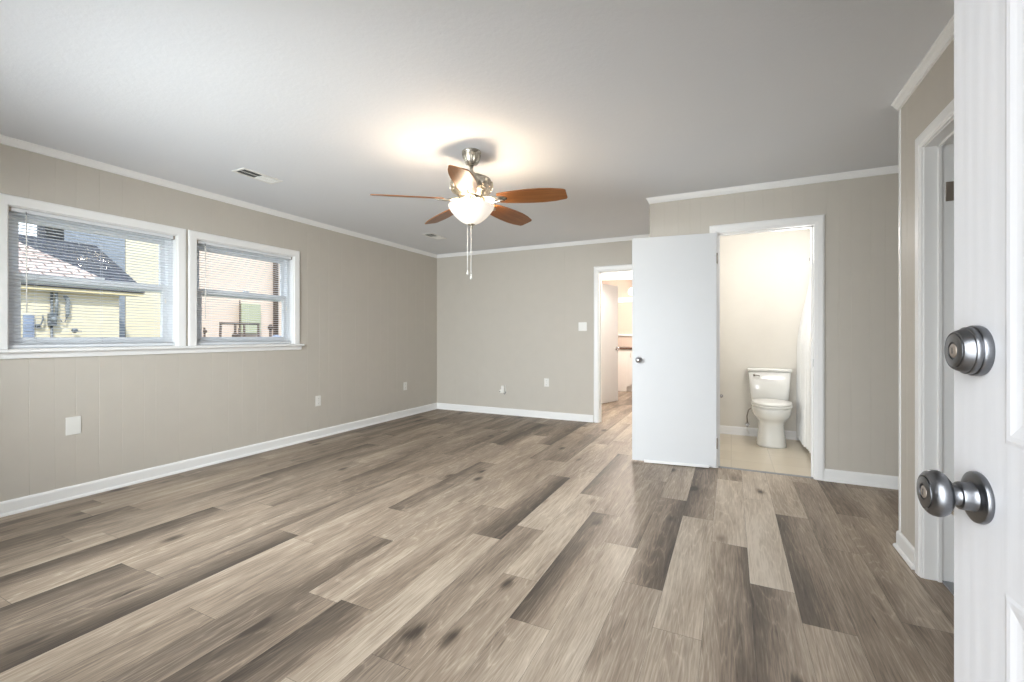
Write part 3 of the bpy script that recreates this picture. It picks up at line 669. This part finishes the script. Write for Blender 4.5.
for k in range(5):
    a = R(-91.0 + 72 * k) + .4553
    m = Matrix.Rotation(a, 4, 'Z') @ Matrix.Translation((0, 0, -.333)) @ Matrix.Rotation(R(2.2), 4, 'Y') @ Matrix.Rotation(R(-14.5), 4, 'X')
    if k == 0:
        b = blade_mesh().build('blade', 'blade', fan, bevel=.0015); i_ = iron_mesh().build('blade_iron', 'nickel', b); b0, i0 = b, i_
    else:
        b = b0.copy(); C.objects.link(b); b.parent = fan; i_ = i0.copy(); C.objects.link(i_); i_.parent = b
    b.matrix_basis = m
for k in range(3):
    a = 2 * PI * k / 3 + .5
    d = bpy.data.lights.new('fan_bulb', 'POINT'); d.energy = FAN_W / 3; d.color = (1, .80, .58); d.shadow_soft_size = .05
    o = bpy.data.objects.new('fan_bulb', d); C.objects.link(o); o.location = (FX + .105 * math.cos(a), FY + .105 * math.sin(a), H - .398)

# ------------------------------------------------------------ ceiling vents
def vent(cx, cy, lx, ly, label, dark_frac):
    r = thing('ceiling_vent', label, 'air vent', (cx, cy, H), 0, 'ceiling air registers')
    mb = MB()
    for b in ((-lx, lx, -ly, -ly + .02), (-lx, lx, ly - .02, ly), (-lx, -lx + .02, -ly + .02, ly - .02), (lx - .02, lx, -ly + .02, ly - .02)): mb.box(*b, -.006, 0)
    mb.build('frame', 'plastic', r, bevel=.002)
    MB().box(-lx + .02, lx - .02, -ly + .02, ly - .02, -.0012, -.0002).build('duct_opening', 'dark', r)
    n = 16; mb = MB()
    for i in range(n):
        y = -ly + .028 + (2 * ly - .056) * i / (n - 1); s = -1 if i < n * dark_frac else 1
        mb.prism([(y - .004 * s, -.001), (y - .003 * s, -.001), (y + .006 * s, -.0065), (y + .005 * s, -.0065)], lambda a, b, d: (d, a, b), -lx + .02, lx - .02)
    mb.box(-.003, .003, -ly + .02, ly - .02, -.005, -.001)
    mb.build('louvres', 'plastic', r)
vent(-3.38, 2.31, .075, .165, 'white ceiling register nearer the windows', .5)
vent(-3.40, 4.70, .075, .165, 'smaller looking ceiling register near the far corner', .5)

# ------------------------------------------------------------ wall plates
def plate(mp, a, z, kind, label, cat, w_=.07, h_=.115):
    x, y, _ = mp(a, 0, z); r = thing({'o': 'wall_outlet', 'b': 'blank_wall_plate', 's': 'light_switch', 'p': 'plug_in_night_light'}[kind], label, cat, (x, y, z))
    def f(a0, a1, d0, d1, z0, z1):
        p = [mp(a + aa, -dd, z + zz) for zz in (z0, z1) for aa, dd in ((a0, d0), (a1, d0), (a1, d1), (a0, d1))]
        return [(q[0] - x, q[1] - y, q[2] - z) for q in p]
    F8 = [(0, 3, 2, 1), (4, 5, 6, 7), (0, 1, 5, 4), (1, 2, 6, 5), (2, 3, 7, 6), (3, 0, 4, 7)]
    B = lambda *q: MB().add(f(*q), F8)
    if kind != 'p': B(-w_ / 2, w_ / 2, 0, .006, -h_ / 2, h_ / 2).build('face_plate', 'plastic', r, bevel=.002)
    if kind == 'o':
        for s in (-1, 1):
            q = B(-.017, .017, .006, .0085, s * .026 - .014, s * .026 + .014).build('socket', 'plastic', r, bevel=.002)
            m_ = MB()
            for aa in (-.007, .005): m_.add(f(aa, aa + .002, .0085, .0089, s * .026 - .002, s * .026 + .007), F8)
            m_.add(f(-.002, .002, .0085, .0089, s * .026 - .009, s * .026 - .006), F8); m_.build('slot', 'dark', q)
        B(-.002, .002, .006, .0075, -.002, .002).build('screw', 'hinge', r)
    if kind == 'b':
        for s in (-1, 1): B(-.002, .002, .006, .0072, s * .045 - .002, s * .045 + .002).build('screw', 'plastic', r)
    if kind == 's':
        for aa in (-.029, .029):
            q = B(aa - .017, aa + .017, .006, .009, -.033, .033).build('rocker', 'plastic', r, bevel=.002)
            m_ = MB().add(f(aa - .005, aa + .005, .009, .017, .000, .011), F8); m_.build('toggle', 'plastic', q, bevel=.001)
    if kind == 'p':
        B(-.035, .035, 0, .006, -.057, .057).build('face_plate', 'plastic', r, bevel=.002)
        B(-.022, .026, .006, .045, .0, .055).build('adapter', 'plastic', r, bevel=.006, seg=3)
        B(-.045, .028, .006, .050, -.05, .002).build('light_body', 'plastic', r, bevel=.012, seg=4)
        B(-.040, -.030, .050, .052, -.035, -.020).build('sensor', 'dark', r)
        cd = [mp(a + aa, -dd, z + zz) for aa, dd, zz in ((.015, .035, -.045), (.030, .03, -.065), (.038, .02, -.05), (.036, .012, -.03))]
        MB().tube([(q[0] - x, q[1] - y, q[2] - z) for q in cd], .0035, 8).build('cord', 'dark', r)
    return r
plate(L_, 1.476, .515, 'b', 'square white blank plate on the left wall below the left window', 'wall plate', .082, .125)
plate(L_, 3.560, .418, 'o', 'white outlet on the left wall, right of the windows', 'wall outlet')
plate(L_, 5.055, .432, 'o', 'white outlet low on the left wall near the far corner', 'wall outlet')
plate(B_, -2.985, .365, 'p', 'white plug in device on the far wall with a dark cord', 'wall outlet')
plate(B_, -2.312, .497, 'o', 'plain white outlet on the far wall, between plug in device and doorway', 'wall outlet')
plate(B_, -1.792, 1.272, 's', 'white double light switch on the far wall beside the hall doorway', 'light switch', .115, .115)

# ------------------------------------------------------------ bathroom
def ell(cx, cy, rx, ry0, ry1, z, n=40, pw=2.0):
    """rounded outline: rx half width, ry0 towards -y, ry1 towards +y"""
    out = []
    for i in range(n):
        a = 2 * PI * i / n; c, s = math.cos(a), math.sin(a); q = 2 / pw
        x = rx * math.copysign(abs(c) ** q, c); yy = math.copysign(abs(s) ** q, s); y = yy * (ry1 if yy > 0 else ry0)
        out.append((cx + x, cy + y, z))
    return out
TX = .378
to = thing('toilet', 'white porcelain toilet against the bathroom wall', 'toilet', (TX, 5.30, 0))
y_ = lambda v: v - 5.30
# pedestal + bowl, one continuous body
rings = [ell(0, y_(5.44), *q, pw=p) for *q, p in ((.138, .168, .22, .001, 2.7), (.138, .168, .22, .02, 2.7), (.131, .166, .22, .06, 2.8), (.121, .165, .21, .16, 2.8), (.115, .174, .20, .235, 2.6), (.126, .20, .20, .268, 2.4),
         (.152, .245, .21, .295, 2.2), (.172, .275, .23, .322, 2.1), (.182, .295, .245, .36, 2.1), (.184, .302, .25, .395, 2.1), (.182, .300, .25, .418, 2.1))]
MB().loft(rings).build('bowl', 'porcelain', to)
MB().box(-.10, .10, y_(5.58), y_(5.79), .12, .405).build('rear_deck', 'porcelain', to, bevel=.03, seg=4)
st_ = MB().loft([ell(0, y_(5.395), .186, .268, .19, .420), ell(0, y_(5.395), .188, .270, .19, .430), ell(0, y_(5.395), .184, .266, .188, .440)]).build('seat', 'plastic', to)
MB().loft([ell(0, y_(5.395), .183, .265, .19, .442), ell(0, y_(5.395), .186, .269, .19, .452), ell(0, y_(5.395), .180, .262, .186, .466), ell(0, y_(5.395), .12, .20, .13, .474)]).build('seat_lid', 'plastic', to)
for s in (-1, 1): MB().box(s * .075 - .018, s * .075 + .018, y_(5.57), y_(5.60), .425, .462).build('seat_hinge', 'plastic', to, bevel=.004)
def rr(hx_, hy0, hy1, z): return ell(0, y_(5.72), hx_, hy0, hy1, z, 48, 6)
MB().loft([rr(.170, .075, .085, .405), rr(.178, .082, .088, .42), rr(.190, .086, .092, .55), rr(.206, .092, .094, .755)]).build('tank', 'porcelain', to)
MB().loft([rr(.212, .098, .094, .756), rr(.217, .103, .096, .762), rr(.217, .103, .096, .782), rr(.212, .098, .094, .790)]).build('tank_lid', 'porcelain', to)
lv = MB().lathe([(.010, 0), (.012, -.004), (.010, -.010), (.002, -.012)], 16, (-.150, y_(5.632), .715), 'y').build('flush_lever', 'hinge', to)
MB().tube([(-.150, y_(5.618), .715), (-.125, y_(5.612), .714), (-.095, y_(5.612), .708)], [.004, .0045, .006], 10).build('lever_arm', 'hinge', lv)
for s in (-1, 1): MB().lathe([(.012, .018), (.012, .028), (.006, .036)], 14, (s * .126, y_(5.46), 0)).build('bolt_cap', 'plastic', to)
va_ = thing('shutoff_valve', 'chrome water shutoff valve and hose left of the toilet', 'valve', (.165, YB, .135))
MB().lathe([(.022, 0), (.022, -.004), (.010, -.008)], 20, axis='y').build('escutcheon', 'chrome', va_)
MB().tube([(0, -.006, 0), (0, -.075, 0)], .008, 12).build('stub_pipe', 'chrome', va_)
MB().lathe([(.013, -.02), (.013, .022), (.008, .026)], 16, (0, -.07, 0)).build('valve_body', 'chrome', va_)
MB().loft([[(x, -.082 + y * .2, z) for x, y, z in ell(0, 0, .020, .01, .01, zz, 20)] for zz in (-.006, .006)]).build('handle', 'chrome', va_)
MB().tube([(0, -.07, .02), (-.004, -.075, .10), (.010, -.08, .17), (.045, -.09, .205), (.085, -.10, .215), (.10, -.10, .232)], .0065, 10).build('supply_hose', 'hinge', va_)
MB().tube([(0, -.07, -.02), (0, -.072, -.06), (.02, -.075, -.10)], .006, 10).build('drain_tail', 'plastic', va_)
tp = thing('paper_holder_post', 'small metal post low on the bathroom wall beside the door edge', 'toilet paper holder', (-.105, YB, .44))
MB().lathe([(.020, 0), (.020, -.005), (.009, -.010), (.008, -.045), (.014, -.052), (.012, -.060), (.001, -.062)], 20, axis='y').build('post', 'chrome', tp)
# tub, rod, curtain
tb = thing('bathtub', 'white bathtub behind the shower curtain', 'bathtub', (1.13, 5.115, 0))
mb = MB(); x0, x1, y0, y1 = -.33, .345, -.695, .70
mb.box(x0, x0 + .03, y0, y1, 0, .50)
mb.build('apron', 'porcelain', tb, bevel=.008)
mb = MB()
def rect(hx_, hy_, z, cx=.02): return ell(cx, 0, hx_, hy_, hy_, z, 40, 5)
mb.loft([rect(.325, .69, .50), rect(.27, .62, .505), rect(.25, .60, .47), rect(.20, .52, .14), rect(.15, .45, .12)], cap0=False, cap1=True); mb.build('basin', 'porcelain', tb)
rd = thing('curtain_rod', 'chrome shower curtain rod above the tub', 'curtain rod', (.79, 5.115, 1.985))
MB().tube([(0, -.70, 0), (0, .70, 0)], .012, 14).build('rod', 'chrome', rd)
for s in (-1, 1): MB().lathe([(.028, 0), (.028, -s * .006), (.014, -s * .02)], 20, (0, s * .704, 0), 'y').build('flange', 'chrome', rd)
def curtain():
    mb = MB(); nu, nv = 120, 26; y0, y1 = 4.62, 5.775
    for side in (0, 1):
        b = len(mb.v)
        for j in range(nv + 1):
            v_ = j / nv; z = 1.955 - (1.955 - .035) * v_
            for i in range(nu + 1):
                u = i / nu; yy = y0 + (y1 - y0) * u
                q_ = min(1, v_ / .5); xx = .785 - .122 * q_ * q_ * (3 - 2 * q_) + .020 * math.sin(u * 2 * PI * 9 + .8 * math.sin(4 * u)) * (.55 + .45 * v_) + .006 * math.sin(u * 41 + v_ * 3) + (.002 if side else 0)
                zz = z + (.07 * v_ * (1 - u) ** 1.5)
                mb.v.append((xx, yy, zz))
        for j in range(nv):
            for i in range(nu):
                q = b + j * (nu + 1) + i; mb.f.append((q, q + 1, q + nu + 2, q + nu + 1)); mb.sm.append(True)
    return mb
tag(curtain().build('shower_curtain', 'curtain'), 'white shower curtain hanging at the right of the bathroom', 'shower curtain')
bl = thing('flush_ceiling_light', 'round flush lamp on the bathroom ceiling', 'ceiling light', (.55, 4.72, H))
MB().lathe([(.14, 0), (.14, -.015), (.13, -.02)], 32).build('base', 'nickel', bl)
MB().lathe([(.13, -.02), (.125, -.05), (.09, -.075), (.001, -.085)], 32).build('diffuser', 'glow', bl)
def plight(name, loc, w_, col, r_=.1):
    d = bpy.data.lights.new(name, 'POINT'); d.energy = w_; d.color = col; d.shadow_soft_size = r_
    o = bpy.data.objects.new(name, d); C.objects.link(o); o.location = loc
plight('bathroom_lamp', (.55, 4.72, H - .45), BATH_W, (1, .97, .95), .2)

# ------------------------------------------------------------ kitchen beyond the hall
kc = thing('kitchen_cabinet', 'white base cabinet seen through the far doorway', 'cabinet', (-2.45, 9.62, 0))
MB().box(-.5, .52, -.30, .32, 0, .865).build('body', 'cabinet', kc, bevel=.003)
MB().box(.52, 1.55, -.24, .32, 0, .10).box(.52, 1.55, -.30, .32, .10, .865).build('base_unit', 'cabinet', kc, bevel=.003)
for x in (.55, 1.05): 
    dd = MB().box(x, x + .46, -.318, -.301, .14, .83).build('door', 'cabinet', kc, bevel=.004)
    MB().tube([(x + .05, -.318, .70), (x + .05, -.34, .71), (x + .05, -.34, .79), (x + .05, -.318, .80)], .004, 8).build('handle', 'nickel', dd)
ct = tag(MB().box(-2.97, -.87, 9.29, 9.95, .866, .905).build('countertop', 'counter', bevel=.006), 'dark brown countertop on the white cabinet', 'countertop')
S(MB().box(-3.0, -.9, 9.915, 9.95, 1.88, 1.99).build('trim_40', 'trim', bevel=.004), 'white band high on the kitchen wall', 'trim')
S(MB().box(-3.0, -.9, 9.90, 9.95, 1.14, 1.18).build('trim_41', 'trim', bevel=.004), 'white ledge above the kitchen counter', 'trim')
pd = thing('pendant_lamp', 'small round pendant lamp in the kitchen', 'pendant lamp', (-1.74, 8.9, H))
MB().lathe([(.05, 0), (.05, -.02), (.01, -.03)], 20).build('canopy', 'nickel', pd)
MB().tube([(0, 0, -.02), (0, 0, -.34)], .004, 8).build('cord', 'nickel', pd)
MB().lathe([(.01, -.33), (.05, -.35), (.075, -.40), (.07, -.45), (.03, -.48), (.001, -.485)], 28).build('shade', 'glow', pd)
plight('kitchen_lamp', (-1.74, 8.5, 1.85), KITCHEN_W, (1, .90, .82))
plight('hall_lamp', (-1.3, 6.5, 2.2), KITCHEN_W * .8, (1, .92, .84))
hl = thing('hall_ceiling_light', 'round flush lamp on the hall ceiling', 'ceiling light', (-1.3, 6.5, H))
MB().lathe([(.12, 0), (.12, -.015), (.11, -.02)], 32).build('base', 'nickel', hl)
MB().lathe([(.11, -.02), (.105, -.045), (.07, -.06), (.001, -.068)], 32).build('diffuser', 'glow', hl)

# ------------------------------------------------------------ outdoors
GZ = -.65
S(MB().box(-30, 20, -20, 30, GZ - .3, GZ).build('ground', 'soil'), 'dry grass outside the house', 'ground')
S(MB().box(XL - .3, 3.2, -2.4, YF - .16, GZ, -.04).build('porch_floor', 'concrete', bevel=.01), 'concrete porch slab outside the front door', 'porch')
S(MB().box(XL - .4, 3.2, -2.3, YF - .15, H + .02, H + .12).build('sun_blocker_roof', 'trim'), 'unseen roof slab added to keep the sun off the front openings', 'roof')  # unseen slab, added to stop sun entering the front openings
S(MB().box(XL - TH, XN + TH, YF - .14, YB, GZ, -.081).build('foundation', 'concrete'), 'concrete foundation below the room', 'foundation')
# neighbour wing: low cream house with a dark roof
nb = thing('neighbour_house', 'low cream sided house with a dark shingle roof seen through the left window', 'house', (-8.4, 1.0, GZ))
def g_(x, y, z): return (x + 8.4, y - 1.0, z - GZ)
def gb(x0, x1, y0, y1, z0, z1): return MB().box(x0 + 8.4, x1 + 8.4, y0 - 1, y1 - 1, z0 - GZ, z1 - GZ)
gb(-9.58, -7.5, -3.5, 3.13, GZ, 1.72).build('wall', 'siding_cream', nb)
gb(-7.50, -7.40, -3.6, 3.33, 1.70, 1.715).build('soffit', 'fascia', nb)
gb(-7.40, -7.385, -3.6, 3.36, 1.70, 1.775).build('fascia', 'fascia', nb)
def slab(pts, th_): return MB().add([g_(*p) for p in pts] + [g_(p[0], p[1], p[2] + th_) for p in pts], [(3, 2, 1, 0), (4, 5, 6, 7), (0, 1, 5, 4), (1, 2, 6, 5), (2, 3, 7, 6), (3, 0, 4, 7)])
slab([(-7.37, -3.6, 1.74), (-7.37, 3.37, 1.74), (-8.8, 3.37, 2.50), (-8.8, -3.6, 2.50)], .05).build('roof', 'roof_dark', nb)
slab([(-8.8, -3.6, 2.50), (-8.8, 3.30, 2.50), (-9.55, 3.30, 2.10), (-9.55, -3.6, 2.10)], .05).build('roof_back', 'roof_dark', nb)
def tri(pts, th_): return MB().add([g_(*p) for p in pts] + [g_(p[0], p[1], p[2] + th_) for p in pts], [(2, 1, 0), (3, 4, 5), (0, 1, 4, 3), (1, 2, 5, 4), (2, 0, 3, 5)])
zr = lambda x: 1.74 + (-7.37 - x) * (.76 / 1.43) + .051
slab([(-7.37, -3.55, zr(-7.37)), (-7.37, 3.12, zr(-7.37)), (-8.78, 2.28, zr(-8.78)), (-8.78, -3.55, zr(-8.78))], .010).build('sunlit_patch', 'roof_sunlit', nb, label='sunlit part of the near slope painted as lighter shingles')  # sunlit area of the slope, painted as a lighter patch
gb(-9.1, -8.82, 2.82, 3.02, 2.3, 3.1).build('chimney', 'roof_dark', nb, label='dark chimney box on the ridge')
# utilities on that wall
cn = thing('electric_meter', 'grey electric meter and conduit on the cream house wall', 'electric meter', (-7.499, 2.447, GZ))
MB().tube([(.02, 0, .3), (.02, 0, 2.33)], .013, 10).build('conduit', 'metal_grey', cn)
MB().box(.001, .07, -.035, .035, 1.92, 2.07).build('meter_box', 'metal_grey', cn, bevel=.008)
MB().lathe([(.03, .07), (.03, .09), (.015, .10)], 20, (0, 0, 2.0), 'x').build('meter_dial', 'meter', cn)
MB().tube([(.03, .040, 2.33), (.03, .042, 2.2), (.03, .04, 2.04)], .016, 10).build('service_cable', 'meter', cn)
ho = thing('cable_loop', 'drooping grey cable and bundle right of the meter on the cream wall', 'cable', (-7.499, 2.59, 1.48))
MB().tube([(.028, -.03, .17), (.028, -.005, .14), (.028, .006, .08), (.028, -.004, .02), (.028, .004, -.04), (.028, -.008, -.10)], [.016, .022, .02, .022, .02, .014], 10).build('cable_bundle', 'meter', ho)
MB().tube([(.04, -.07, -.13), (.04, -.055, -.165), (.04, -.03, -.165), (.03, -.008, -.10)], .006, 8).build('cable', 'metal_grey', ho)
fc = thing('gas_regulator', 'small grey valve fitting low on the cream wall', 'gas fitting', (-7.42, 2.64, 1.215))
MB().lathe([(.001, -.03), (.026, -.02), (.032, 0), (.026, .02), (.001, .03)], 16, axis='x').build('regulator', 'metal_grey', fc)
MB().tube([(0, .02, -.01), (0, .07, -.012)], .009, 8).build('pipe', 'metal_grey', fc)
hk = thing('hose_hook', 'curved dark hook on the cream wall left of the meter', 'hook', (-7.499, 2.33, 1.26))
MB().tube([(.03, .035, .14), (.04, .032, .08), (.05, .012, .02), (.04, -.015, .0)], .008, 8).build('hook', 'metal_grey', hk)
MB().box(.001, .04, -.025, .015, -.02, .03).build('bracket', 'metal_grey', hk, bevel=.005)
gx = thing('utility_cover', 'blue grey metal cover behind the hook on the cream wall', 'utility box', (-7.499, 2.26, .9))
MB().box(.001, .03, -.06, .035, .0, .50).build('cover', 'tarp', gx, bevel=.01)
MB().box(.03, .036, -.045, .02, .30, .40).build('door', 'tarp', gx, bevel=.003)
# tall house behind
fh = thing('cream_house_shaded_part', 'shadowed part of the tall cream house, shade painted in blue grey, behind the low dark roof', 'house', (-9.9, 3.68, GZ))
MB().box(-.3, .3, -.41, .41, 0, 6.2).build('wall', 'siding_shaded', fh)  # same wall as the cream house, with its shadow painted in
MB().box(-.4, .45, -.5, .41, 6.2, 6.35).build('roof_slab', 'roof_dark', fh)
f2 = thing('cream_house', 'tall cream sided house at the right of the left window', 'house', (-10.2, 4.42, GZ))
MB().box(-.6, .6, -.32, .32, 0, 6.0).build('wall', 'siding_cream', f2)
MB().box(-.7, .75, -.32, .32, 6.0, 6.15).build('roof_slab', 'roof_dark', f2)
rh = thing('rose_house', 'pale rose sided house seen through the right window', 'house', (-11.2, 8.0, GZ))
MB().box(-1.2, 1.5, -3.25, 5, 0, 6.0).build('wall', 'siding_pink', rh)
MB().box(-1.3, 1.7, -3.2, 5.1, 6.0, 6.2).build('roof_slab', 'roof_dark', rh)
ds = thing('downspout', 'dark brown downspout on the rose house', 'downspout', (-9.63, 7.02, GZ))
MB().tube([(0, 0, .2), (0, 0, 5.9)], .055, 10).build('pipe', 'brown_metal', ds)
MB().box(-.02, .08, -.02, .12, .05, .25).build('outlet_shoe', 'brown_metal', ds, bevel=.01)
ub = thing('utility_box', 'pale green metal box behind the railing on the rose house', 'utility box', (-9.655, 6.38, 1.2))
MB().box(0, .10, -.22, .22, 0, .66).build('box', 'box_green', ub, bevel=.01)
MB().tube([(.06, -.24, -.1), (.06, -.24, .72)], .014, 8).build('conduit', 'brown_metal', ub)
rl = thing('metal_rack', 'dark metal pipe rack outside the right window', 'metal rack', (-8.8, 5.62, GZ))
for yy in (-.36, -.08, .10, .40): MB().tube([(0, yy * 1.15 - .02, 0), (0, yy, 2.04)], .022, 8).build('post', 'brown_metal', rl)
MB().tube([(0, -.38, 2.04), (0, .42, 2.04)], .022, 8).build('top_rail', 'brown_metal', rl)
MB().tube([(.0, 0, 0), (.0, 0, 1.95)], .018, 8).build('riser_pipe', 'brown_metal', rl)
MB().lathe([(.001, -.05), (.05, -.03), (.05, .03), (.001, .05)], 14, (.03, -.10, 1.80), 'x').build('valve_wheel', 'brown_metal', rl)
tpb = thing('covered_bundle', 'blue grey tarp covered bundle beyond the right window', 'tarp', (-9.05, 6.45, GZ))
rings = []
for k in range(9):
    s = k / 8; rings.append([(x, y - .35 + s * 1.05, z) for x, y, z in [(math.cos(2 * PI * i / 20) * .28, 0, .93 + math.sin(2 * PI * i / 20) * (.93 + .02 * math.sin(k * 2.1)) * (1 if math.sin(2 * PI * i / 20) < 0 else .94 - .05 * abs(k - 4) / 4)) for i in range(20)]])
MB().loft(rings).build('tarp', 'tarp', tpb)
ps = thing('hose_post', 'short dark post beside the tarp covered bundle', 'post', (-8.6, 6.15, GZ))
MB().tube([(0, 0, 0), (0, 0, 1.95)], .025, 8).build('post', 'brown_metal', ps)
MB().lathe([(.05, 1.93), (.05, 1.99), (.02, 2.03)], 14).build('cap', 'brown_metal', ps)
tf = thing('garden_tap', 'short dark standpipe at the left of the right window', 'tap', (-8.9, 5.02, GZ))
MB().tube([(0, 0, 0), (0, 0, 1.95)], .018, 8).build('pipe', 'brown_metal', tf)
MB().lathe([(.001, -.03), (.035, -.02), (.035, .02), (.001, .03)], 12, (.02, 0, 1.72), 'x').build('tap_wheel', 'brown_metal', tf)
MB().lathe([(.001, -.03), (.03, -.02), (.03, .02), (.001, .03)], 12, (.02, 0, 1.88), 'x').build('tap_head', 'brown_metal', tf)
